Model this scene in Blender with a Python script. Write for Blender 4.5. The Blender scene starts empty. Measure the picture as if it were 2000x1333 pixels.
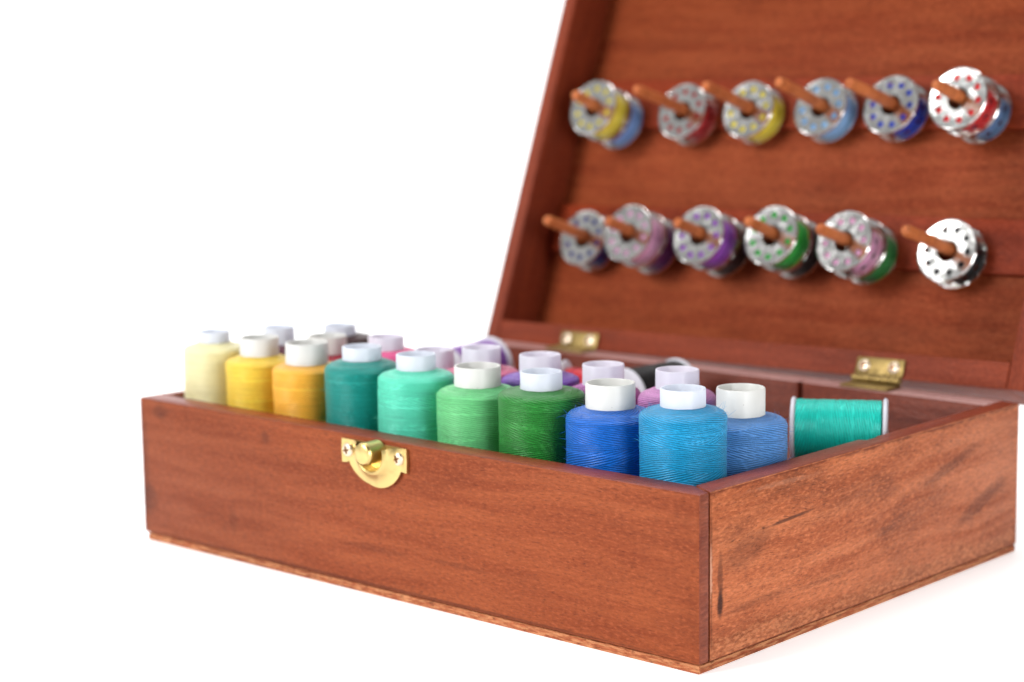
import bpy, bmesh, math, random
from mathutils import Vector, Matrix
random.seed(7)
U = 0.044                      # one design unit (the box height) in metres
W, D, H, HB = 4.80, 3.478, 1.0, 0.050
sc = bpy.context.scene
COL = sc.collection
PI = math.pi

# ------------------------------------------------------------------ helpers
def link(name, me, mat, parent=None, mw=None):
    o = bpy.data.objects.new(name, me)
    COL.objects.link(o)
    if mat is not None:
        if len(me.materials) == 0: me.materials.append(None)
        o.material_slots[0].link = 'OBJECT'; o.material_slots[0].material = mat
    if parent is not None: o.parent = parent
    if mw is not None: o.matrix_local = mw
    return o

def finish(bm, smooth=0.6):
    bmesh.ops.recalc_face_normals(bm, faces=bm.faces)
    for f in bm.faces: f.smooth = True
    for e in bm.edges:
        if len(e.link_faces) == 2 and e.calc_face_angle(0) > smooth: e.smooth = False
    for v in bm.verts: v.co *= U
    me = bpy.data.meshes.new('m'); bm.to_mesh(me); bm.free()
    return me

def empty(name, loc, label, cat, group=None, rot=None):
    o = bpy.data.objects.new(name, None); COL.objects.link(o)
    o.empty_display_size = 0.01
    m = Matrix.Translation(Vector(loc)*U)
    if rot is not None: m = m @ rot.to_4x4()
    o.matrix_local = m
    o['label'] = label; o['category'] = cat
    if group: o['group'] = group
    return o

def grain_uv(bm, g, off=(0, 0)):
    """UV in design units, U along the grain direction g"""
    g = Vector(g).normalized(); uv = bm.loops.layers.uv.verify()
    for f in bm.faces:
        n = f.normal
        if abs(n.dot(g)) > 0.75:
            a = Vector((0, 0, 1)) if abs(n.z) < .8 else Vector((1, 0, 0))
            b = n.cross(a).normalized()
            for l in f.loops: l[uv].uv = (l.vert.co.dot(b)*.6 + off[0], l.vert.co.dot(a) + off[1])
        else:
            h = n.cross(g).normalized()
            if abs(h.z) > .5 and h.z < 0: h = -h
            if abs(h.z) <= .5 and (h.x + h.y) < 0: h = -h
            for l in f.loops: l[uv].uv = (l.vert.co.dot(g) + off[0], l.vert.co.dot(h) + off[1])

def prism(poly, z0, z1, g=(1, 0, 0), bevel=0.008, off=(0, 0), seg=2, M=None):
    """board: plan outline poly [(x,y)] from z0 to z1"""
    bm = bmesh.new()
    lo = [bm.verts.new((x, y, z0)) for x, y in poly]
    hi = [bm.verts.new((x, y, z1)) for x, y in poly]
    n = len(poly)
    bm.faces.new(lo[::-1]); bm.faces.new(hi)
    for i in range(n): bm.faces.new((lo[i], lo[(i+1) % n], hi[(i+1) % n], hi[i]))
    bmesh.ops.recalc_face_normals(bm, faces=bm.faces)
    if bevel: bmesh.ops.bevel(bm, geom=list(bm.edges), offset=bevel, segments=seg, profile=.5, affect='EDGES', clamp_overlap=True)
    bm.normal_update()
    grain_uv(bm, g, off)
    if M is not None: bmesh.ops.transform(bm, matrix=M, verts=bm.verts)
    return bm
def rect(x0, x1, y0, y1): return [(x0, y0), (x1, y0), (x1, y1), (x0, y1)]

def lathe(prof, seg=48, closed=False, wob=None, a0=-PI/2, bm=None):
    """revolve [(r,z)] about z; UV u = angle*r0, v = arc length; the seam is at the far side"""
    bm = bm or bmesh.new(); uv = bm.loops.layers.uv.get('UVMap') or bm.loops.layers.uv.new('UVMap')
    r0 = max(r for r, z in prof)
    rings = []; acc = 0; vs = []
    for k, (r, z) in enumerate(prof):
        if k: acc += math.hypot(r-prof[k-1][0], z-prof[k-1][1])
        vs.append(acc)
        ring = []
        for i in range(seg):
            a = a0 + PI + 2*PI*i/seg
            rr = r*(1 + (wob(a, z) if wob else 0))
            ring.append(bm.verts.new((rr*math.cos(a), rr*math.sin(a), z)))
        rings.append(ring)
    m = len(prof)
    rng = range(m if closed else m-1)
    for k in rng:
        A, B = rings[k], rings[(k+1) % m]
        for i in range(seg):
            j = (i+1) % seg
            f = bm.faces.new((A[i], A[j], B[j], B[i]))
            uu = [2*PI*r0*i/seg, 2*PI*r0*(i+1)/seg]; vv = [vs[k], vs[k+1] if k+1 < m else acc]
            for l, c in zip(f.loops, ((uu[0], vv[0]), (uu[1], vv[0]), (uu[1], vv[1]), (uu[0], vv[1]))): l[uv].uv = c
    return bm
def cap(bm):
    bmesh.ops.holes_fill(bm, edges=[e for e in bm.edges if e.is_boundary], sides=0)
    return bm

def tag_fibres(bm, prof, n, rnd, lmin=.02, lmax=.07):
    """loose fibres standing off the wound thread"""
    rm = max(r for r, z in prof); pts = [(r, z) for r, z in prof if z > prof[0][1] + .35*(prof[-1][1]-prof[0][1]) and r > rm*.8]
    uv = bm.loops.layers.uv.verify()
    for _ in range(n):
        k = rnd.randrange(len(pts)-1); t = rnd.random()
        r = pts[k][0]*(1-t)+pts[k+1][0]*t; z = pts[k][1]*(1-t)+pts[k+1][1]*t
        dr, dz = pts[k+1][0]-pts[k][0], pts[k+1][1]-pts[k][1]
        L = math.hypot(dr, dz) or 1; nr, nz = dz/L, -dr/L
        a = rnd.uniform(-PI, PI)
        er = Vector((math.cos(a), math.sin(a), 0)); et = Vector((-math.sin(a), math.cos(a), 0)); ez = Vector((0, 0, 1))
        p = er*(r-.004) + ez*z; nn = er*nr + ez*nz
        s = rnd.choice((-1, 1)); ln = rnd.uniform(lmin, lmax)
        d = (et*s*rnd.uniform(.6, 1.4) + ez*rnd.uniform(-.6, .6) + nn*rnd.uniform(.25, .9)).normalized()
        bend = Vector((rnd.uniform(-1, 1), rnd.uniform(-1, 1), rnd.uniform(-1, 1)))*.5
        w = .0010; prev = None
        side = d.cross(nn); side = side.normalized() if side.length > .01 else et
        for q in range(5):
            tt = q/4; c = p + d*ln*tt + bend*ln*tt*tt*.6; ww = w*(1-.6*tt)
            cur = [bm.verts.new(c+side*ww), bm.verts.new(c-side*ww*.5+nn*ww), bm.verts.new(c-side*ww*.5-nn*ww)]
            if prev:
                for i in range(3):
                    f = bm.faces.new((prev[i], prev[(i+1) % 3], cur[(i+1) % 3], cur[i]))
                    for l in f.loops: l[uv].uv = (0.3, 0.3)
            prev = cur

# ------------------------------------------------------------------ materials
def srgb(r, g, b):
    f = lambda c: (c/255/12.92 if c/255 <= .04045 else ((c/255+.055)/1.055)**2.4)
    return (f(r), f(g), f(b), 1)
class NT:
    def __init__(s, name):
        s.m = bpy.data.materials.new(name); s.m.use_nodes = True
        s.t = s.m.node_tree; s.n = s.t.nodes; s.l = s.t.links
        s.b = s.n['Principled BSDF']
    def new(s, typ, **kw):
        x = s.n.new(typ)
        for k, v in kw.items(): setattr(x, k, v)
        return x
    def link(s, a, b): s.l.new(a, b)
    def val(s, sock, v):
        if hasattr(v, 'is_linked') or isinstance(v, bpy.types.NodeSocket): s.l.new(v, sock)
        else: sock.default_value = v
    def math(s, op, a, b=0.0, c=0.0, clamp=False):
        x = s.new('ShaderNodeMath', operation=op, use_clamp=clamp)
        s.val(x.inputs[0], a); s.val(x.inputs[1], b); s.val(x.inputs[2], c)
        return x.outputs[0]
    def noise(s, vec, scale, detail=3, rough=.5, dist=0):
        x = s.new('ShaderNodeTexNoise'); s.link(vec, x.inputs['Vector'])
        x.inputs['Scale'].default_value = scale; x.inputs['Detail'].default_value = detail
        x.inputs['Roughness'].default_value = rough; x.inputs['Distortion'].default_value = dist
        return x.outputs['Fac']
    def mapping(s, vec, scale=(1, 1, 1), loc=(0, 0, 0), rot=(0, 0, 0)):
        x = s.new('ShaderNodeMapping'); s.link(vec, x.inputs[0])
        x.inputs['Scale'].default_value = scale; x.inputs['Location'].default_value = loc; x.inputs['Rotation'].default_value = rot
        return x.outputs[0]
    def ss(s, v, a, b, lo=0., hi=1.):
        x = s.new('ShaderNodeMapRange', interpolation_type='SMOOTHSTEP')
        s.val(x.inputs[0], v); x.inputs[1].default_value = a; x.inputs[2].default_value = b
        x.inputs[3].default_value = lo; x.inputs[4].default_value = hi
        return x.outputs[0]
    def mix(s, fac, a, b, mode='MIX'):
        x = s.new('ShaderNodeMix', data_type='RGBA', blend_type=mode)
        s.val(x.inputs[0], fac); s.val(x.inputs[6], a); s.val(x.inputs[7], b)
        return x.outputs[2]
    def bump(s, h, strength, dist, prev=None):
        x = s.new('ShaderNodeBump'); x.inputs['Strength'].default_value = strength; x.inputs['Distance'].default_value = dist*U
        s.link(h, x.inputs['Height'])
        if prev is not None: s.link(prev, x.inputs['Normal'])
        return x.outputs[0]

def wood(name, light, mid, dark, rough=.42, spec=.35, pores=1.0, blotch=1.0, raw=0.0, stains_and_tones=None, top_edge=None, edge_wear=None, pale_scuffs=None, seed=0.0):
    k = NT(name)
    uvn = k.new('ShaderNodeUVMap'); uv = uvn.outputs[0]
    uvo = k.mapping(uv, loc=(seed*3.1, seed*1.7, seed))
    wv = k.noise(k.mapping(uvo, (.5, 1.3, 1)), 1.6, 2)                 # slow waviness of the grain
    off = k.new('ShaderNodeCombineXYZ'); k.link(k.math('MULTIPLY', k.math('SUBTRACT', wv, .5), .22), off.inputs[1])
    add = k.new('ShaderNodeVectorMath', operation='ADD'); k.link(uvo, add.inputs[0]); k.link(off.outputs[0], add.inputs[1])
    g = add.outputs[0]
    fine = k.noise(k.mapping(g, (3.2, 75, 1)), 1, 4, .6)
    mids = k.noise(k.mapping(g, (.9, 11, 1)), 1, 4, .55)
    big = k.noise(k.mapping(g, (.75, 2.2, 1)), 1.4, 3, .55)
    speck = k.noise(k.mapping(g, (16, 60, 1)), 1, 2, .5)
    pore = k.ss(k.noise(k.mapping(g, (17, 230, 1)), 1, 1.5, .5), .60, .74)
    dots = k.ss(k.noise(k.mapping(uvo, (1, 1.5, 1)), 38, 2, .6), .68, .76)
    c = k.mix(k.ss(mids, .30, .72), light, mid)
    c = k.mix(k.math('MULTIPLY', k.ss(big, .50, .78), .75*blotch), c, dark)
    c = k.mix(k.math('MULTIPLY', k.ss(fine, .35, .75), .38), c, mid)
    c = k.mix(k.math('MULTIPLY', k.ss(speck, .50, .8), .25), c, dark)
    c = k.mix(k.math('MULTIPLY', pore, .55*pores), c, tuple(x*.35 for x in dark[:3])+(1,))
    c = k.mix(k.math('MULTIPLY', dots, .5*pores), c, tuple(x*.45 for x in dark[:3])+(1,))
    glint_speckle = k.noise(k.mapping(uvo, (26, 62, 1)), 1, 4, .65)  # fine light and dark glints of a bumpy surface put into the colour
    c = k.mix(k.math('MULTIPLY', k.ss(glint_speckle, .50, .70), .42), c, tuple(min(1, x*1.45+.01) for x in light[:3])+(1,))
    c = k.mix(k.math('MULTIPLY', k.ss(glint_speckle, .48, .30), .45), c, dark)
    sep = k.new('ShaderNodeSeparateXYZ'); k.link(uv, sep.inputs[0]); u_, v_ = sep.outputs[0], sep.outputs[1]
    roughv = k.ss(mids, .3, .8, rough-.05, rough+.1)
    if raw:
        chips = k.noise(k.mapping(uvo, (9, 60, 1)), 1, 4, .65)
        c = k.mix(k.math('MULTIPLY', k.ss(chips, .42, .62), raw), c, srgb(226, 160, 112))
        c = k.mix(k.math('MULTIPLY', k.ss(k.noise(k.mapping(uvo, (20, 40, 1)), 1, 3, .6), .58, .7), raw), c, srgb(88, 44, 24))
    n1 = k.noise(uvo, 9, 4, .6)
    if top_edge is not None:        # dark varnish that laps raggedly over the top arris
        zz = k.math('ADD', v_, k.math('MULTIPLY', k.math('SUBTRACT', n1, .5), .07))
        c = k.mix(k.math('MULTIPLY', k.ss(zz, top_edge-.012, top_edge+.008), .75), c, srgb(98, 40, 26))
    if edge_wear is not None:       # bare, splintered band along the lower edge
        zz = k.math('ADD', v_, k.math('MULTIPLY', k.math('SUBTRACT', k.noise(k.mapping(uvo, (4, 12, 1)), 1, 4, .65), .5), .30))
        m = k.ss(zz, edge_wear+.03, edge_wear-.05)
        ch = k.noise(k.mapping(uvo, (22, 48, 1)), 1, 5, .7)
        c = k.mix(k.math('MULTIPLY', m, .42), c, k.mix(k.ss(ch, .4, .62), srgb(112, 58, 32), srgb(214, 142, 98)))
    for st in (stains_and_tones or []):       # (u, v, ru, rv, rot, strength)
        su, sv, ru, rv, ro, sg = st
        mp = k.new('ShaderNodeMapping', vector_type='TEXTURE'); k.link(uv, mp.inputs[0])
        mp.inputs['Location'].default_value = (su, sv, 0); mp.inputs['Rotation'].default_value = (0, 0, ro); mp.inputs['Scale'].default_value = (ru, rv, 1)
        ln = k.new('ShaderNodeVectorMath', operation='LENGTH'); k.link(mp.outputs[0], ln.inputs[0])
        dd = k.math('ADD', ln.outputs['Value'], k.math('MULTIPLY', k.math('SUBTRACT', n1, .5), .7))
        c = k.mix(k.math('MULTIPLY', k.ss(dd, 1.05, .45), sg), c, srgb(52, 28, 24))
    for st in (pale_scuffs or []):       # pale scuffs
        su, sv, ru, rv, ro, sg = st
        mp = k.new('ShaderNodeMapping', vector_type='TEXTURE'); k.link(uv, mp.inputs[0])
        mp.inputs['Location'].default_value = (su, sv, 0); mp.inputs['Rotation'].default_value = (0, 0, ro); mp.inputs['Scale'].default_value = (ru, rv, 1)
        ln = k.new('ShaderNodeVectorMath', operation='LENGTH'); k.link(mp.outputs[0], ln.inputs[0])
        dd = k.math('ADD', ln.outputs['Value'], k.math('MULTIPLY', k.math('SUBTRACT', k.noise(uvo, 30, 3, .6), .5), 1.6))
        c = k.mix(k.math('MULTIPLY', k.ss(dd, 1.0, .3), sg), c, srgb(214, 160, 132))
    k.link(c, k.b.inputs['Base Color']); k.link(roughv, k.b.inputs['Roughness'])
    k.b.inputs['Specular IOR Level'].default_value = spec
    hgt = k.math('ADD', k.math('MULTIPLY', fine, .5), k.math('MULTIPLY', pore, -.8))
    nb = k.bump(hgt, .35, .010)
    if raw: nb = k.bump(k.noise(k.mapping(uvo, (14, 26, 1)), 1, 5, .7), .9, .03, nb)
    nb = k.bump(k.noise(k.mapping(uvo, (24, 70, 1)), 1, 3, .6), .5, .012, nb)
    nb = k.bump(k.noise(uvo, 3.0, 2), .25, .03, nb)
    k.link(nb, k.b.inputs['Normal'])
    return k.m

LIGHT, MID, DARK = srgb(184, 96, 60), srgb(160, 76, 44), srgb(116, 50, 30)
M_FRONT = wood('front_wood', srgb(153, 78, 43), srgb(131, 61, 33), srgb(95, 41, 23), seed=1, spec=.12, rough=.46, pores=1.2, blotch=.6,
               stains_and_tones=[(.5, .5, 1.5, .8, 0, .15), (2.3, .30, .35, .03, 0, .18), (3.0, .31, .3, .02, 0, .2), (.0, .5, .10, .6, 0, .35), (.22, .92, .10, .06, 0, .35), (.06, .3, .12, .12, 0, .3), (1.3, .88, .05, .05, 0, .3), (.95, .28, .05, .12, 0, .2), (2.4, .066, 3, .016, 0, .45)])  # first entry is a broad soft darkening of the left part
M_SIDE = wood('side_wood', srgb(192, 112, 72), srgb(158, 82, 49), srgb(96, 48, 31), spec=.12, pores=1.2, seed=2.3, blotch=1.1, top_edge=.985, edge_wear=.17, rough=.45, raw=0,
              stains_and_tones=[(.19, .36, .035, .10, 0, .9), (.19, .50, .03, .2, 0, .5), (.85, .715, .28, .014, .05, .75), (.55, .30, .40, .03, .02, .28), (2.6, .72, .45, .05, .25, .4), (3.0, .42, .4, .07, .3, .4), (.45, .62, .3, .1, .2, .35), (1.2, .28, .4, .02, 0, .25), (.11, .55, .012, .5, 0, .5)],
              pale_scuffs=[(.105, .55, .018, .2, 0, .7), (.8, .935, .5, .02, -.02, .15)])
M_RIM = wood('rim_wood', srgb(150, 66, 40), srgb(122, 50, 32), srgb(84, 36, 26), seed=3, rough=.36, spec=.3, blotch=.8)
M_GLOSS = wood('lacquered_glare_rim_wood', srgb(176, 106, 84), srgb(156, 84, 66), srgb(110, 56, 44), seed=3.4, rough=.10, spec=1.0, pores=.3)  # glossy, and paler than the other rims: white glare put into the colour
M_END = wood('end_wood', srgb(140, 74, 52), srgb(120, 58, 42), srgb(80, 38, 34), seed=4.2, rough=.5, spec=.15, blotch=1.0)
M_RAW = wood('raw_wood', srgb(186, 106, 68), srgb(158, 80, 48), srgb(110, 52, 32), seed=5, rough=.6, spec=.15, raw=.65)
M_PANEL = wood('panel_wood', srgb(148, 72, 40), srgb(128, 54, 29), srgb(92, 38, 20), seed=6.5, rough=.52, spec=.08, blotch=.7)
M_BAR = wood('bar_wood', srgb(150, 60, 31), srgb(128, 47, 24), srgb(92, 33, 17), seed=7.7, rough=.46, spec=.12)
M_LID = wood('lid_wood', srgb(138, 60, 35), srgb(116, 47, 27), srgb(84, 33, 19), seed=8.1, rough=.45, spec=.14)
M_PALE = wood('pale_sheen_rim_wood', srgb(186, 144, 138), srgb(168, 124, 119), srgb(134, 94, 90), seed=12, rough=.3, spec=.5, pores=.3)  # pale reflection on the back rim put into the wood colour
M_INSIDE = wood('inside_wood', srgb(126, 56, 34), srgb(104, 42, 25), srgb(72, 30, 20), seed=9.4, rough=.5)
M_PEG = wood('peg_wood', srgb(206, 122, 70), srgb(176, 92, 48), srgb(118, 56, 30), seed=10.2, rough=.55, spec=.2, pores=1)

def thread_mat(name, rgb, pitch=.0112, contrast=.8, flip=1):
    k = NT(name)
    uvn = k.new('ShaderNodeUVMap'); uv = uvn.outputs[0]
    info = k.new('ShaderNodeObjectInfo')
    off = k.new('ShaderNodeCombineXYZ'); k.link(k.math('MULTIPLY', info.outputs['Random'], 7), off.inputs[1])
    k.link(k.math('MULTIPLY', info.outputs['Random'], 3), off.inputs[2])
    av = k.new('ShaderNodeVectorMath', operation='ADD'); k.link(uv, av.inputs[0]); k.link(off.outputs[0], av.inputs[1]); uvo = av.outputs[0]
    sep = k.new('ShaderNodeSeparateXYZ'); k.link(uv, sep.inputs[0]); u, v = sep.outputs[0], sep.outputs[1]
    wob = k.math('MULTIPLY', k.math('SUBTRACT', k.noise(k.mapping(uvo, (1.5, 7, 1)), 1, 2), .5), .022)
    def lines(slope, p):
        t = k.math('ADD', k.math('MULTIPLY_ADD', u, slope, v), wob)
        return k.math('MULTIPLY_ADD', k.math('SINE', k.math('MULTIPLY', t, 2*PI/p)), .5, .5)
    a, b, c3 = lines(.09*flip, pitch), lines(-.16*flip, pitch*1.15), lines(.27*flip, pitch*1.3)
    # bands of crossed layers with slanting edges
    s1 = k.ss(k.noise(k.mapping(uvo, (.35, 3.2, 1), rot=(0, 0, .10)), 2.0, 1), .47, .50)
    s2 = k.ss(k.noise(k.mapping(uvo, (.30, 2.6, 1), rot=(0, 0, -.16)), 2.3, 1), .54, .57)
    mx = k.new('ShaderNodeMix', data_type='FLOAT'); k.val(mx.inputs[0], s1); k.val(mx.inputs[2], a); k.val(mx.inputs[3], b)
    my = k.new('ShaderNodeMix', data_type='FLOAT'); k.val(my.inputs[0], s2); k.val(my.inputs[2], mx.outputs[0]); k.val(my.inputs[3], c3)
    h = my.outputs[0]
    streak = k.noise(k.mapping(uvo, (2.0, 80, 1), rot=(0, 0, .04)), 1, 3, .6)
    strand = k.ss(k.noise(k.mapping(uvo, (.55, 30, 1), rot=(0, 0, -.10)), 1, 1.5, .5), .64, .70)
    flecks = k.noise(uvo, 60, 2, .6)
    base = srgb(*rgb)
    dk = tuple(x*.27 for x in base[:3])+(1,); lt = tuple(min(1, x*1.45+.025) for x in base[:3])+(1,)
    c = k.mix(k.math('MULTIPLY', k.ss(h, .55, .0), contrast), base, dk)  # sparkle of the windings put into the colour as dark lines
    c = k.mix(k.math('MULTIPLY', k.ss(streak, .5, .75), .35), c, lt)
    c = k.mix(k.math('MULTIPLY', k.ss(streak, .45, .25), .30), c, dk)
    c = k.mix(k.math('MULTIPLY', strand, .35), c, lt)
    c = k.mix(k.math('MULTIPLY', k.ss(flecks, .55, .75), .25), c, lt)  # fine random flecks that lighten the thread
    k.link(c, k.b.inputs['Base Color'])
    k.b.inputs['Roughness'].default_value = .44; k.b.inputs['Specular IOR Level'].default_value = .75 if sum(rgb) > 120 else .25
    k.b.inputs['Specular Tint'].default_value = tuple(.5+.5*min(1, x*1.8) for x in base[:3])+(1,)
    tg = k.new('ShaderNodeTangent', direction_type='UV_MAP'); tg.uv_map = 'UVMap'
    k.link(tg.outputs[0], k.b.inputs['Tangent']); k.b.inputs['Anisotropic'].default_value = .5; k.b.inputs['Anisotropic Rotation'].default_value = .25
    k.b.inputs['Sheen Weight'].default_value = .08; k.b.inputs['Sheen Roughness'].default_value = .4
    nb = k.bump(h, .8, .0050)
    nb = k.bump(k.math('ADD', streak, k.math('MULTIPLY', strand, .8)), .30, .005, nb)
    k.link(nb, k.b.inputs['Normal'])
    return k.m

def plastic(name, rgb, transl=.0, rough=.38, spec=.4):
    k = NT(name)
    tc = k.new('ShaderNodeTexCoord'); v = k.mapping(tc.outputs['Object'], (1/U,)*3)
    base = srgb(*rgb)
    c = k.mix(k.math('MULTIPLY', k.ss(k.noise(v, 5, 3), .4, .8), .25), base, tuple(x*.88 for x in base[:3])+(1,))
    c = k.mix(k.math('MULTIPLY', k.ss(k.noise(v, 34, 1), .765, .785), .75), c, srgb(90, 84, 80))
    k.link(c, k.b.inputs['Base Color']); k.b.inputs['Roughness'].default_value = rough; k.b.inputs['Specular IOR Level'].default_value = spec
    k.link(k.bump(k.noise(v, 14, 2), .08, .02), k.b.inputs['Normal'])
    if transl:
        tr = k.new('ShaderNodeBsdfTranslucent'); tr.inputs['Color'].default_value = base
        mx = k.new('ShaderNodeMixShader'); mx.inputs[0].default_value = transl
        k.link(k.b.outputs[0], mx.inputs[1]); k.link(tr.outputs[0], mx.inputs[2])
        k.link(mx.outputs[0], k.n['Material Output'].inputs['Surface'])
    return k.m
M_TUBE_A = plastic('opaque_white_plastic', (226, 226, 222), .12)
M_TUBE_B = plastic('milky_plastic', (236, 240, 248), .38)
M_TUBE_C = plastic('lilac_milky_plastic', (240, 236, 246), .30)
M_FLANGE = plastic('flange_plastic', (226, 226, 234), .2)

def metal(name, rgb, rough, bumpy=.1, spots=.2):
    k = NT(name)
    tc = k.new('ShaderNodeTexCoord'); v = k.mapping(tc.outputs['Object'], (1/U,)*3)
    base = srgb(*rgb)
    n = k.noise(v, 18, 4, .6)
    c = k.mix(k.math('MULTIPLY', k.ss(n, .45, .75), spots), base, tuple(x*.55 for x in base[:3])+(1,))
    k.link(c, k.b.inputs['Base Color']); k.b.inputs['Metallic'].default_value = 1
    k.link(k.ss(n, .3, .8, rough-.06, rough+.12), k.b.inputs['Roughness'])
    k.link(k.bump(k.noise(v, 9, 3), bumpy, .02), k.b.inputs['Normal'])
    return k.m
M_BRASS = metal('brass', (214, 188, 124), .34, .12, .25)
M_BRASS_OLD = metal('dull_brass', (150, 128, 80), .5, .3, .5)
M_SCREW = metal('screw_metal', (232, 214, 190), .42, .1, .2)
M_SLOT = metal('screw_recess', (120, 76, 40), .5, .1, .4)
M_STEEL = metal('bobbin_steel', (224, 223, 220), .17, .03, .15)

# ------------------------------------------------------------------ setting: white sweep
k = NT('glowing_white_sweep')
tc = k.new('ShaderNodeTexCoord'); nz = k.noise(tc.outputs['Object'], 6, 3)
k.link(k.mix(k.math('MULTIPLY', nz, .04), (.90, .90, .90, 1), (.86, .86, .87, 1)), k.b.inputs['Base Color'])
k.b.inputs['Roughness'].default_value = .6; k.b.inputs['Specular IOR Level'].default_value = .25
k.b.inputs['Emission Color'].default_value = (1, 1, 1, 1); k.b.inputs['Emission Strength'].default_value = .55   # added glow keeps the table white and its shadows faint
back = Vector((-.664, .748, 0)); side = Vector((.748, .664, 0)); mid = Vector((2.4, 1.7, 0))
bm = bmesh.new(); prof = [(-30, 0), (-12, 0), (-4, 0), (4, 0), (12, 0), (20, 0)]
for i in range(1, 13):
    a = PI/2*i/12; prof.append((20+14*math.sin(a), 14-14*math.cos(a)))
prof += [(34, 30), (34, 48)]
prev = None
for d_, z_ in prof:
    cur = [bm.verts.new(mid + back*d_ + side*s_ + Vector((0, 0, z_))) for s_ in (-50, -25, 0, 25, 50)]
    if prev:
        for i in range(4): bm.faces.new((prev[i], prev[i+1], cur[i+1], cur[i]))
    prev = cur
bd = link('backdrop', finish(bm, 1), k.m); bd['kind'] = 'structure'; bd['label'] = 'seamless white table and backdrop with an added glow'

# ------------------------------------------------------------------ the box
box = empty('sewing_box', (0, 0, 0), 'open reddish brown wooden sewing box with brass latch holding spools and bobbins', 'sewing box')
T_F, T_R = .18, .165
def two_mat(bm, side_mat, top_mat, end_mat=None, end_dir=None):
    for f in bm.faces:
        if f.normal.z > .6: f.material_index = 1
        elif end_mat is not None and f.normal.dot(Vector(end_dir)) > .6: f.material_index = 2
def board(name, bm, mats, parent, label=None):
    me = finish(bm, .5)
    for m in mats: me.materials.append(m)
    o = bpy.data.objects.new(name, me); COL.objects.link(o); o.parent = parent
    if label: o['label'] = label
    return o
bm = prism([(0, 0), (W, 0), (W, .088), (W-T_R, T_F), (0.0, T_F)], HB+.004, H, (1, 0, 0), .012)
two_mat(bm, None, None, 1, (1, 0, 0)); board('front_panel', bm, [M_FRONT, M_RIM, M_END], box)
bm = prism([(W, .098), (W, D), (W-T_R+.03, D), (W-T_R+.03, 1.95), (W-T_R+.045, 1.95), (W-T_R+.045, 1.82), (W-T_R, 1.80), (W-T_R, T_F+.008)], HB+.002, H, (0, 1, 0), .010)
two_mat(bm, None, None); board('side_panel', bm, [M_SIDE, M_RIM], box, 'scuffed stained right side panel')
bm = prism([(0, T_F+.002), (.075, T_F+.002), (.075, D), (0, D)], HB+.002, H, (0, 1, 0), .010, (5, 0))
for v in bm.verts:
    if v.co.z > .5: v.co.z -= .055*(v.co.y-T_F)/D
two_mat(bm, None, None); board('side_panel', bm, [M_FRONT, M_GLOSS], box)
bi = 3.28
bm = prism([(.078, bi), (3.18, bi), (3.18, bi+.05), (3.225, bi+.05), (3.225, bi), (W-T_R+.025, bi), (W-T_R+.025, D+.055), (.078, D-.02)], HB+.002, H-.002, (1, 0, 0), .008)
two_mat(bm, None, None); board('back_panel', bm, [M_INSIDE, M_PALE], box)
# base board with a splintered edge
bm = prism(rect(.03, W-.002, .003, D-.006), 0, HB, (1, 0, 0), .010, (2, 3))
board('base', bm, [M_RAW], box, 'base board with bare splintered edges')
bm = prism(rect(.08, W-T_R-.003, 1.74, bi-.004), .66, .735, (1, 0, 0), .006)
board('tray', bm, [M_INSIDE], box)
bm = prism(rect(.08, W-T_R-.003, 1.70, 1.737), HB+.003, .80, (1, 0, 0), .006)
board('divider', bm, [M_INSIDE], box)

# latch keeper on the front panel
LX, LZ = 2.325, .935
CX = LX+.035
def cyl(r, y0, y1, seg=32, bev=.0, cx=0, cz=0):
    """disc whose axis runs along -Y, as a lathe turned to face the front"""
    if bev: prof = [(0.0001, y0), (r, y0), (r, y1-bev), (r-bev*.4, y1-bev*.3), (r-bev, y1), (.0001, y1)]
    else: prof = [(0.0001, y0), (r, y0), (r, y1), (.0001, y1)]
    b = lathe(prof, seg); bmesh.ops.remove_doubles(b, verts=b.verts, dist=.0004)
    bmesh.ops.transform(b, matrix=Matrix.Translation((cx, 0, cz)) @ Matrix.Rotation(PI/2, 4, 'X'), verts=b.verts)
    return b
bm = bmesh.new()
out = []
zt, zb_, wx, R_ = .972, .822, .282, .257
out += [(-wx, zt), (-wx-.004, (zt+zb_)/2), (-wx, zb_), (-wx+.05, zb_+.006)]
a_s = math.acos(min(1, .222/R_))
for i in range(25):
    a = PI + a_s*1.0 + (PI-2*a_s)*i/24; out.append((R_*math.cos(a), zt-.004+R_*math.sin(a)))
out += [(wx-.05, zb_+.006), (wx, zb_), (wx+.004, (zt+zb_)/2), (wx, zt)]
f0 = [bm.verts.new((LX+x, -.003, z)) for x, z in out]; f1 = [bm.verts.new((LX+x, -.022, z)) for x, z in out]
n = len(out); bm.faces.new(f0); bm.faces.new(f1[::-1])
for i in range(n): bm.faces.new((f0[i], f1[i], f1[(i+1) % n], f0[(i+1) % n]))
plate = link('latch_plate', finish(bm, .5), M_BRASS, box)
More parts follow.
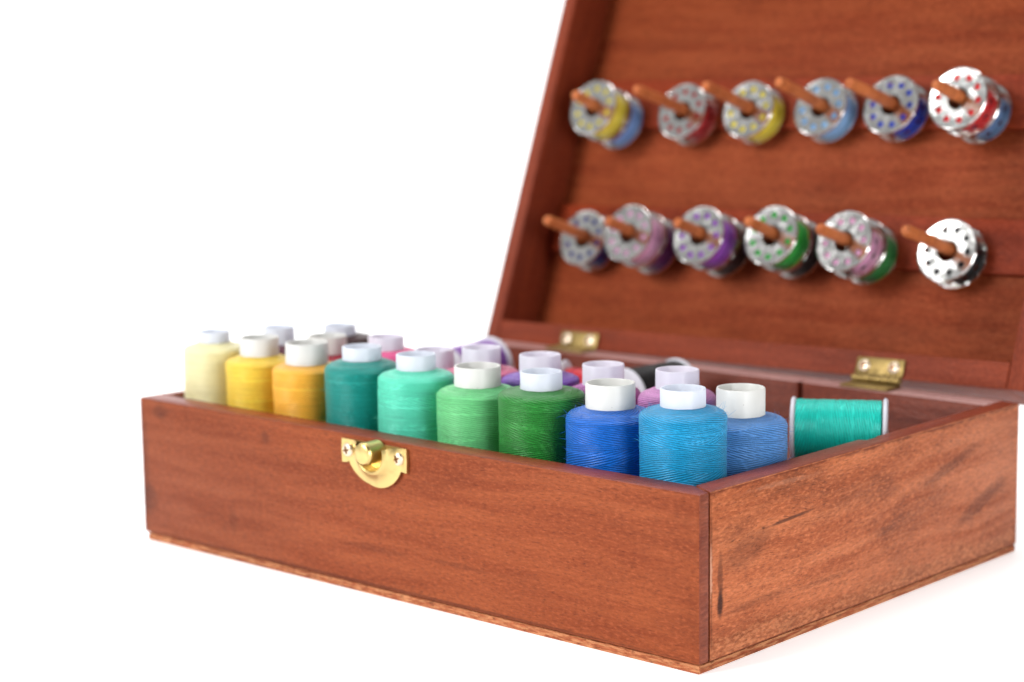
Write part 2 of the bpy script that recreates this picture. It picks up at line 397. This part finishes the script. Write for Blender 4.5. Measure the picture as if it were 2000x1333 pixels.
# flared collar round the stud (lower part of a cone, open on top)
prof = [(.222, .0225), (.19, .030), (.160, .050), (.138, .078), (.126, .094), (.118, .098), (.110, .092), (.106, .05), (.104, .0225)]
bm = bmesh.new(); seg = 40; prev = None
for i in range(seg+1):
    a = PI*.90 + PI*1.20*i/seg
    cur = []
    for r, y in prof:
        x, z = r*math.cos(a), r*math.sin(a)
        z = min(z, zt-LZ+.010)
        cur.append(bm.verts.new((CX+x, -y, LZ-.012+z)))
    if prev:
        for j in range(len(prof)-1): bm.faces.new((prev[j], prev[j+1], cur[j+1], cur[j]))
    prev = cur
link('collar', finish(bm, .6), M_BRASS, plate)
bm = cyl(.070, .02, .162, 32, .022, CX, LZ-.004); link('stud', finish(bm, .5), M_BRASS, plate)
def screw(x, y, z, r, parent, rot=0.0, M=None):
    """domed cross-head screw facing -Y (or placed by M: local +z outwards)"""
    prof = [(r, 0), (r, .006), (r*.85, .015), (r*.5, .021), (.0001, .023)]
    b = lathe(prof, 28); bmesh.ops.remove_doubles(b, verts=b.verts, dist=.0004)
    c = bmesh.new()
    for s in (0, 1):
        bb = prism(rect(-r*.52, r*.52, -r*.13, r*.13), .012, .0245, bevel=0)
        bmesh.ops.rotate(bb, cent=(0, 0, 0), matrix=Matrix.Rotation(s*PI/2+rot, 3, 'Z'), verts=bb.verts)
        if s: bmesh.ops.translate(bb, vec=(0, 0, .0006), verts=bb.verts)
        me = bpy.data.meshes.new('t'); bb.to_mesh(me); bb.free(); c.from_mesh(me); bpy.data.meshes.remove(me)
    Mx = M if M is not None else Matrix.Translation((x, y, z)) @ Matrix.Rotation(PI/2, 4, 'X')
    for q in c.faces: q.material_index = 1
    me = bpy.data.meshes.new('t'); c.to_mesh(me); c.free(); b.from_mesh(me); bpy.data.meshes.remove(me)
    bmesh.ops.transform(b, matrix=Mx, verts=b.verts)
    me = finish(b, .5); me.materials.append(M_SCREW); me.materials.append(M_SLOT)
    o = bpy.data.objects.new('screw', me); COL.objects.link(o); o.parent = parent
    return o
screw(LX-.225, -.0215, .905, .044, plate, .2); screw(LX+.215, -.0215, .905, .044, plate, .35)

# ------------------------------------------------------------------ the lid
LO = Vector((.0136, 3.4699, .972)); al, ro = .3851, .02329
ca, sa, cc, s2 = math.cos(al), math.sin(al), math.cos(ro), math.sin(ro)
X0, T0, N0 = Vector((1, 0, 0)), Vector((0, sa, ca)), Vector((0, -ca, sa))
LXv, LTv, LNv = X0*cc + T0*s2, T0*cc - X0*s2, N0
# board-building axes: local (x = X, y = -N (into the lid), z = T)
LM = Matrix.Translation(LO) @ Matrix((LXv, -LNv, LTv)).transposed().to_4x4()
def lidP(x, t, n): return LO + LXv*x + LTv*t + LNv*n
LW, LL, LD = 4.835, 3.50, .50
bm = prism(rect(.10, LW-.13, .43, LD), .12, LL-.1, (1, 0, 0), .004, M=LM)
lid = board('lid', bm, [M_PANEL], box)
def lidboard(name, x0, x1, n0, n1, t0, t1, g, mat, off=(0, 0), bev=.012, parent=None):
    b = prism(rect(x0, x1, -n1, -n0), t0, t1, g, bev, off, M=LM)
    return board(name, b, [mat], parent or lid)
lidboard('lid_rail', 0, .128, -LD, 0, 0, LL, (0, 0, 1), M_LID, (1, 2))
lidboard('lid_rail', LW-.17, LW, -LD, 0, 0, LL, (0, 0, 1), M_LID, (3, 5))
lidboard('lid_rail', .13, LW-.172, -LD, -.002, .001, .185, (1, 0, 0), M_LID, (6, 1))
lidboard('lid_rail', .13, LW-.172, -LD, -.002, LL-.17, LL, (1, 0, 0), M_LID, (9, 1))
lidboard('peg_bar', .132, LW-.174, -.432, -.372, .885, 1.285, (1, 0, 0), M_BAR, (2, 7))
lidboard('peg_bar', .132, LW-.174, -.432, -.372, 1.95, 2.36, (1, 0, 0), M_BAR, (5, 9))
PEG = {'up': [(.594, 1.977, .27, 2.002), (1.333, 2.025, .422, 1.981), (1.959, 2.035, .392, 2.014), (2.612, 2.048, .392, 2.037), (3.217, 2.065, .398, 2.019), (3.878, 2.056, .332, 2.024)],
       'low': [(.627, .948, .298, .95), (1.242, .951, .296, .962), (1.91, .959, .306, .969), (2.566, .98, .338, .993), (3.202, .973, .36, .95), (3.91, .984, .396, .953)]}
rnd = random.Random(3)
pegdir = {}
for row in ('low', 'up'):
    for i in range(6):
        px, tc_, tn, tt = PEG[row][i]; A = lidP(px+rnd.uniform(-.01, .01), tc_+.032, -.373); B = lidP(px, tt, tn)
        L = (B-A).length; d = (B-A).normalized()
        prof = [(.0001, 0), (.046, 0)] + [(.046-.004*t+rnd.uniform(-.002, .002), L*t) for t in (.2, .4, .6, .8, .95)] + [(.036, L-.008), (.024, L), (.0001, L+.003)]
        b = lathe(prof, 20, wob=lambda a, z: .03*math.sin(3*a+z*9)); bmesh.ops.remove_doubles(b, verts=b.verts, dist=.0004)
        b.normal_update(); grain_uv(b, (0, 0, 1), (i*1.3, i*.7))
        q = Vector((0, 0, 1)).rotation_difference(d).to_matrix().to_4x4()
        bmesh.ops.transform(b, matrix=Matrix.Translation(A) @ q, verts=b.verts)
        board('peg', b, [M_PEG], lid); pegdir[row, i] = (A, d)
# hinges
def hinge(x0, x1, old):
    b = prism(rect(x0, x1, -.018, -.002), .012, .135, bevel=.006, M=LM)
    m = M_BRASS_OLD
    # knuckles along the pivot
    nk = 5; w = (x1-x0)/nk
    for i in range(nk):
        c = lathe([(.0001, 0), (.027, 0), (.027, w-.006), (.0001, w-.006)], 16)
        bmesh.ops.remove_doubles(c, verts=c.verts, dist=.0004)
        bmesh.ops.transform(c, matrix=Matrix.Translation(lidP(x0+i*w, -.020, .022)) @ Vector((0, 0, 1)).rotation_difference(LXv).to_matrix().to_4x4(), verts=c.verts)
        me = bpy.data.meshes.new('t'); c.to_mesh(me); c.free(); b.from_mesh(me); bpy.data.meshes.remove(me)
    # leaf that lies on the rim of the back panel
    p0, p1 = lidP(x0, -.03, .02), lidP(x1, -.03, .02)
    c = prism([(p0.x, 3.30), (p1.x, 3.30), (p1.x, p1.y), (p0.x, p0.y)], H, H+.018, bevel=.004)
    me = bpy.data.meshes.new('t'); c.to_mesh(me); c.free(); b.from_mesh(me); bpy.data.meshes.remove(me)
    h = board('hinge', b, [m], box)
    for fx in (.18, .80):
        Mx = LM @ Matrix.Translation((x0+(x1-x0)*fx, -.0175, .072)) @ Matrix.Rotation(PI/2, 4, 'X')
        screw(0, 0, 0, .046, h, .3, Mx)
hinge(3.505, 3.885, 0); hinge(.80, 1.17, 1)

# ------------------------------------------------------------------ standing thread spools
SP = [  # colour name, rgb, x, y, diameter, tube diameter, tube top, thread top, tube material, fibres, label
 ('sky', (16, 152, 206), 4.345, .452, .505, .259, 1.473, 1.372, 'B', 150, 'sky blue thread spool standing in the front right corner of the box'),
 ('royal', (0, 104, 206), 3.812, .458, .53, .290, 1.447, 1.304, 'A', 130, 'deep royal blue thread spool with a wide white tube beside the front corner'),
 ('dark green', (34, 132, 46), 3.279, .458, .525, .253, 1.458, 1.354, 'B', 110, 'dark green thread spool in the front row beside royal blue'),
 ('light green', (112, 214, 138), 2.758, .458, .515, .289, 1.439, 1.319, 'A', 90, 'light leaf green thread spool between the mint and dark green spools'),
 ('mint', (92, 224, 188), 2.24, .448, .495, .251, 1.463, 1.369, 'B', 70, 'pale mint green thread spool in the front row above the brass latch'),
 ('teal', (0, 146, 136), 1.752, .445, .488, .254, 1.466, 1.383, 'B', 50, 'dark teal green thread spool standing between amber and mint spools'),
 ('amber', (255, 184, 60), 1.243, .43, .465, .284, 1.446, 1.307, 'A', 40, 'amber orange thread spool standing between yellow and dark teal spools'),
 ('yellow', (255, 212, 70), .770, .43, .465, .262, 1.438, 1.320, 'A', 40, 'golden yellow thread spool, second from the left end of the front row'),
 ('pale yellow', (255, 246, 186), .306, .425, .44, .215, 1.437, 1.366, 'B', 40, 'pale lemon yellow thread spool at the left end of the front row'),
 ('periwinkle', (82, 144, 214), 4.352, .992, .545, .286, 1.402, 1.245, 'A', 170, 'periwinkle blue thread spool against the right side, next to the teal reel'),
 ('lavender', (204, 134, 192), 3.835, 1.06, .485, .262, 1.447, 1.335, 'C', 80, 'pale pinkish lavender thread spool standing behind the sky blue one'),
 ('orchid', (178, 88, 164), 3.33, .975, .485, .258, 1.440, 1.315, 'C', 80, 'orchid purple thread spool standing behind the royal blue one'),
 ('violet', (124, 76, 186), 2.815, .975, .50, .262, 1.449, 1.335, 'C', 70, 'violet thread spool whose tube rises right behind the dark green spool'),
 ('pink', (232, 112, 152), 2.31, .975, .48, .252, 1.447, 1.325, 'C', 60, 'rose pink thread spool standing behind the light green spool'),
 ('blush', (242, 164, 190), 1.875, .985, .40, .262, 1.392, 1.26, 'C', 40, 'spool with blush pink thread, nearly hidden behind the mint spool'),
 ('hot pink', (250, 84, 150), 1.43, .98, .47, .240, 1.438, 1.352, 'C', 40, 'hot pink thread spool standing behind the dark teal spool'),
 ('crimson', (186, 12, 52), .855, .975, .47, .266, 1.391, 1.27, 'A', 40, 'crimson red thread spool standing behind the amber spool'),
 ('maroon', (92, 14, 42), .355, .975, .47, .222, 1.409, 1.29, 'B', 40, 'dark maroon thread spool standing behind the yellow spool'),
 ('brown', (58, 20, 24), .53, 1.40, .52, .230, 1.388, 1.318, 'B', 40, 'dark chocolate brown thread spool, rearmost of the standing spools'),
]
TM = {'A': M_TUBE_A, 'B': M_TUBE_B, 'C': M_TUBE_C}
THREADS = {}
def tmat(nm, rgb, **kw):
    if nm not in THREADS: THREADS[nm] = thread_mat(nm.replace(' ', '_')+'_thread', rgb, **kw)
    return THREADS[nm]
FLOOR = HB + .002
for si, (nm, rgb, x, y, dia, td, zt_, zb2, tk, nf, label) in enumerate(SP):
    rnd = random.Random(100+si)
    r = dia/2; rt = td/2; top = zb2-FLOOR; tubet = zt_-FLOOR
    e = empty('thread_spool', (x, y, FLOOR), label, 'thread spool', 'standing thread spools in the box')
    sh = .043 + rnd.uniform(-.008, .012); shh = .072 + rnd.uniform(-.02, .025); drop = .014 + rnd.uniform(-.005, .008)
    prof = [(rt*.98, .12), (r*.80, .10), (r*.95, .13), (r*.985, .18)]
    z = .18; ph = rnd.uniform(0, 6)
    while z < top-drop-sh-.012:
        z += .025
        prof.append((r*(.985+.010*math.sin(z*7+ph)+rnd.uniform(-.0035, .0035)), z))
    z0 = z; r0 = prof[-1][0]
    for i in range(1, 9):
        a = PI/2*i/8*.93
        prof.append((r0-min(shh, (r0-rt)*.75)*(1-math.cos(a)), z0+(top-drop-z0)*math.sin(a)/math.sin(PI/2*.93)+rnd.uniform(-.0015, .0015)))
    rl, zl = prof[-1]
    for i in range(1, 7): t = i/6; prof.append((rl+(rt*.95-rl)*t, zl+(top-zl)*(t**.8)+rnd.uniform(-.002, .002)))
    w1, w2 = rnd.uniform(0, 6), rnd.uniform(0, 6)
    seg = 96 if nf > 60 else 56
    b = lathe(prof, seg, wob=lambda a, z: .004*math.sin(2*a+w1+z*3)+.003*math.sin(5*a+w2-z*8))
    tag_fibres(b, prof, int(nf*1.6), rnd)
    link('thread', finish(b, 1.2), tmat(nm, rgb, flip=rnd.choice((-1, 1)), contrast=.5 if 'yellow' in nm or nm in ('amber', 'mint') else .8), e)
    ti = rt-.016
    chip = lambda a, z: 0
    tp = [(rt-.004, 0), (rt, .006), (rt, tubet-.008), (rt-.003, tubet-.001), (rt-.008, tubet), (ti+.003, tubet-.001), (ti, tubet-.008), (ti, .006)]
    b = lathe(tp, 56, closed=True, wob=lambda a, z: .004*math.sin(2*a+w2) + (.006*math.sin(9*a+w1) if z > tubet-.02 else 0))
    link('tube', finish(b, .7), TM[tk], e)

# ------------------------------------------------------------------ flanged reels lying on the tray
def reel(loc_right_top, ax, nm, rgb, label, rf=.21, rth=.195, ln=.6, tray=.736):
    """right flange centre below loc_right_top; thread runs towards -ax"""
    ax = Vector(ax).normalized()
    c = Vector((loc_right_top[0], loc_right_top[1], tray+rf)) - ax*ln/2
    zc = c.copy(); base = Vector((c.x, c.y, tray))
    e = empty('thread_reel', base, label, 'thread reel', 'flanged thread reels lying in the box')
    rot = Vector((0, 0, 1)).rotation_difference(ax).to_matrix().to_4x4()
    P = Matrix.Translation((0, 0, rf)) @ rot
    fl = [(.0001, 0), (rf-.012, 0), (rf-.003, .006), (rf, .014), (rf-.003, .022), (rf-.012, .028), (.06, .028), (.055, .012), (.0001, .012)]
    for s in (-1, 1):
        b = lathe(fl, 48); bmesh.ops.remove_doubles(b, verts=b.verts, dist=.0004)
        Q = P @ Matrix.Translation((0, 0, s*(ln/2-.028))) @ (Matrix.Identity(4) if s > 0 else Matrix.Rotation(PI, 4, 'X'))
        bmesh.ops.transform(b, matrix=Q, verts=b.verts)
        link('flange', finish(b, .8), M_FLANGE, e)
    rr = random.Random(nm)
    pr = [(.06, -ln/2+.030)]; z = -ln/2+.031
    while z < ln/2-.033: pr.append((rth*(1+rr.uniform(-.012, .010)), z)); z += .009
    pr.append((.06, ln/2-.030))
    b = lathe(pr, 48); bmesh.ops.transform(b, matrix=P, verts=b.verts)
    link('thread', finish(b, 1.4), tmat(nm, rgb, pitch=.014), e)
reel((4.50, 2.35), (math.cos(math.radians(31)), math.sin(math.radians(31)), 0), 'turquoise', (0, 206, 188), 'turquoise green flanged thread reel lying on its side near the right wall', ln=.60)
reel((.78, 2.20), (.08, -.997, 0), 'purple', (132, 64, 172), 'purple flanged thread reel lying at the back left under the lid', ln=.58, rth=.185)
reel((2.38, 2.34), (-.06, -.998, 0), 'black', (12, 12, 15), 'black flanged thread reel lying at the back in front of the hinge side', ln=.58, rth=.186, rf=.20)
reel((2.10, 2.52), (.93, .36, 0), 'scarlet', (205, 20, 40), 'scarlet flanged thread reel peeking out between violet and orchid spools', ln=.35, rth=.14, rf=.195)

# ------------------------------------------------------------------ metal bobbins on the pegs
RB, TB, RH = .226, .20, .080
def disc_mesh():
    bm = bmesh.new(); es = []
    def loop(cx, cy, r, n, z=0):
        vs = [bm.verts.new((cx+r*math.cos(2*PI*i/n), cy+r*math.sin(2*PI*i/n), z)) for i in range(n)]
        return [bm.edges.new((vs[i], vs[(i+1) % n])) for i in range(n)]
    es += loop(0, 0, RB, 64) + loop(0, 0, RH, 32)
    for j in range(10): a = 2*PI*j/10+.2; es += loop(.160*math.cos(a), .160*math.sin(a), .025, 14)
    bmesh.ops.triangle_fill(bm, use_beauty=True, use_dissolve=False, edges=es)
    for f in list(bm.faces):
        if f.normal.z < 0: f.normal_flip()
    r = bmesh.ops.extrude_face_region(bm, geom=list(bm.faces))
    bmesh.ops.translate(bm, vec=(0, 0, .012), verts=[g for g in r['geom'] if isinstance(g, bmesh.types.BMVert)])
    # slight dish so that the disc catches light unevenly, and a turned lip
    for v in bm.verts:
        q = math.hypot(v.co.x, v.co.y); v.co.z += .004*max(0, (q-.12)/.108)**2
    lip = lathe([(RB-.006, .006), (RB+.001, .004), (RB+.003, .010), (RB+.003, .017), (RB-.001, .021), (RB-.006, .019)], 64, closed=True)
    me = bpy.data.meshes.new('t'); lip.to_mesh(me); lip.free(); bm.from_mesh(me); bpy.data.meshes.remove(me)
    return bm
def thread_ring(rt):
    rr = random.Random(5); pr = [(RH+.013, -TB/2+.034)]; z = -TB/2+.036
    while z < TB/2-.036: pr.append((rt+.006*math.sin(z*20)+rr.uniform(-.003, .003), z)); z += .009
    pr.append((RH+.013, TB/2-.034))
    return finish(lathe(pr, 48), 1.4)
THREAD_FULL, THREAD_PART = thread_ring(.192), thread_ring(.174)
for m_ in (THREAD_FULL, THREAD_PART): m_.materials.append(None)
def bobbin_parts(root, tm):
    for s in (-1, 1):
        b = disc_mesh()
        Q = Matrix.Translation((0, 0, s*(TB/2-.03))) @ (Matrix.Identity(4) if s > 0 else Matrix.Rotation(PI, 4, 'X'))
        bmesh.ops.transform(b, matrix=Q, verts=b.verts)
        link('disc', finish(b, .5), M_STEEL, root)
    b = lathe([(RH, -TB/2+.02), (RH, TB/2-.02), (RH+.012, TB/2-.02), (RH+.012, -TB/2+.02)], 40, closed=True)
    link('core', finish(b, .5), M_STEEL, root)
    link('thread', THREAD_FULL, tm, root)
BOB = [ # row, peg, order from the bar, thread name, rgb, label
 ('up', 0, 1, 'lemon', (255, 236, 70), 'bobbin of lemon yellow thread, foremost on the leftmost upper peg'),
 ('up', 0, 0, 'steel blue', (120, 168, 236), 'bobbin of steel blue thread behind the yellow one on the leftmost upper peg'),
 ('up', 1, 0, 'red', (176, 4, 16), 'bobbin of dark red thread alone on the second upper peg'),
 ('up', 2, 0, 'canary', (255, 234, 60), 'bobbin of yellow thread alone on the third upper peg'),
 ('up', 3, 0, 'light blue', (144, 198, 255), 'bobbin of light blue thread alone on the fourth upper peg'),
 ('up', 4, 0, 'ultramarine', (20, 60, 200), 'bobbin of deep ultramarine thread alone on the fifth upper peg'),
 ('up', 5, 1, 'bright red', (230, 8, 22), 'bobbin of bright red thread, foremost on the rightmost upper peg'),
 ('up', 5, 0, 'slate blue', (90, 132, 184), 'bobbin of slate blue thread behind the red one on the rightmost upper peg'),
 ('low', 0, 0, 'navy', (26, 38, 140), 'bobbin of navy thread on the leftmost lower peg'),
 ('low', 1, 1, 'baby pink', (255, 190, 232), 'bobbin of baby pink thread, foremost on the second lower peg'),
 ('low', 1, 0, 'plum', (104, 22, 120), 'bobbin of plum purple thread behind the pink one on the second lower peg'),
 ('low', 2, 1, 'bright violet', (168, 78, 218), 'bobbin of bright violet thread, foremost on the third lower peg'),
 ('low', 2, 0, 'espresso', (52, 26, 24), 'bobbin of blackish brown thread behind the violet one on the third lower peg'),
 ('low', 3, 1, 'grass green', (30, 190, 62), 'bobbin of grass green thread, foremost on the fourth lower peg'),
 ('low', 3, 0, 'charcoal', (40, 34, 34), 'bobbin of charcoal thread behind the green one on the fourth lower peg'),
 ('low', 4, 1, 'powder pink', (255, 184, 228), 'bobbin of powder pink thread, foremost on the fifth lower peg'),
 ('low', 4, 0, 'bottle green', (16, 132, 46), 'bobbin of bottle green thread behind the pink one on the fifth lower peg'),
 ('low', 5, 0, 'jet', (18, 16, 20), 'shiny bobbin of black thread alone on the rightmost lower peg'),
]
proto = None
rnd = random.Random(11)
for row, pi_, order, nm, rgb, label in BOB:
    A, d = pegdir[row, pi_]
    nd = .003 + TB/2 + order*(TB+.006)
    axis = (LNv + LXv*rnd.uniform(-.035, .01) + LTv*rnd.uniform(-.02, .03)).normalized()
    if (row, pi_) == ('low', 5): axis = (LNv + LXv*.009).normalized()
    if (row, pi_, order) == ('up', 5, 1): axis = (LNv + LXv*.002 - LTv*.03).normalized()
    c = A + d*nd/d.dot(LNv) - LTv*.024
    zax = axis; xax = (LXv - zax*LXv.dot(zax)).normalized(); yax = zax.cross(xax)
    R3 = Matrix((xax, yax, zax)).transposed() @ Matrix.Rotation(rnd.uniform(0, 6.28), 3, 'Z')
    root = empty('bobbin', c, label, 'bobbin', 'metal bobbins on the lid pegs', R3)
    tm = tmat(nm, rgb, pitch=.014, contrast=.3)
    if proto is None:
        bobbin_parts(root, tm); proto = list(root.children)
    else:
        for ch in proto:
            o = ch.copy(); COL.objects.link(o); o.parent = root
            o.matrix_local = Matrix.Identity(4)
            if o.name.startswith('thread'):
                if nm in ('red', 'ultramarine', 'bright red', 'slate blue', 'jet', 'powder pink', 'navy'): o.data = THREAD_PART
                o.material_slots[0].link = 'OBJECT'; o.material_slots[0].material = tm

# ------------------------------------------------------------------ camera
M3 = Matrix(((.74199, -.091669, .664115), (.670292, .120143, -.732308), (-.012658, .988515, .15059)))
cam = bpy.data.cameras.new('camera'); co = bpy.data.objects.new('camera', cam); COL.objects.link(co)
co.matrix_world = Matrix.Translation(Vector((11.409063, -8.762165, 3.512542))*U) @ M3.to_4x4()
cam.sensor_width = 36; cam.lens = 73.532; cam.clip_start = .01; cam.clip_end = 50
cam.dof.use_dof = True
fp = Vector((4.4, .5, 1.05))*U
cam.dof.focus_distance = -((co.matrix_world.inverted() @ fp).z)
cam.dof.aperture_fstop = 11.5; cam.dof.aperture_blades = 0
sc.camera = co

# ------------------------------------------------------------------ light
w = bpy.data.worlds.new('World'); sc.world = w; w.use_nodes = True
nt = w.node_tree; bg = nt.nodes['Background']
tcw = nt.nodes.new('ShaderNodeTexCoord'); dt = nt.nodes.new('ShaderNodeVectorMath'); dt.operation = 'DOT_PRODUCT'
nt.links.new(tcw.outputs['Generated'], dt.inputs[0]); dt.inputs[1].default_value = (-.84, .45, .30)
mr = nt.nodes.new('ShaderNodeMapRange'); mr.interpolation_type = 'SMOOTHSTEP'
nt.links.new(dt.outputs['Value'], mr.inputs[0]); mr.inputs[1].default_value = -.35; mr.inputs[2].default_value = .9; mr.inputs[3].default_value = .04; mr.inputs[4].default_value = .5
nt.links.new(mr.outputs[0], bg.inputs['Strength']); bg.inputs['Color'].default_value = (1, 1, 1, 1)
def area(name, direction, dist, size, rad, tgt=(2.4, 1.6, .8), col=(1, 1, 1)):
    l = bpy.data.lights.new(name, 'AREA'); l.shape = 'RECTANGLE'; l.size, l.size_y = size
    o = bpy.data.objects.new(name, l); COL.objects.link(o)
    t = Vector(tgt)*U; dv = Vector(direction).normalized(); o.location = t + dv*dist
    o.rotation_euler = dv.to_track_quat('Z', 'Y').to_euler()
    # rad = radiance a white diffuse surface facing the lamp at the target would show
    A = size[0]*size[1]; l.energy = rad*PI*dist*dist*PI/1.0 if False else rad*PI*PI*dist*dist
    l.color = col
    return o
area('key_softbox', (-.30, -.83, .46), 1.7, (.53, .60), .84)
area('right_softbox', (.90, -.40, .24), .58, (.22, .26), .62, tgt=(4.8, 1.3, .9))
area('top_softbox', (-.15, .25, 1), 1.5, (.8, .8), .34)
l = area('backdrop_lamp', (-.2, -.1, 1), .8, (1.2, .5), 1.0)
bp = mid + back*8 - side*4 + Vector((0, 0, 34)); bt = mid + back*33 - side*6 + Vector((0, 0, 8))
l.location = bp*U; l.rotation_euler = (bp-bt).to_track_quat('Z', 'Y').to_euler(); l.data.energy = 13
sc.view_settings.view_transform = 'Standard'; sc.view_settings.look = 'None'
sc.view_settings.exposure = 0; sc.view_settings.gamma = 1; sc.view_settings.use_curve_mapping = False
sc.cycles.use_denoising = True
sc.cycles.max_bounces = 8
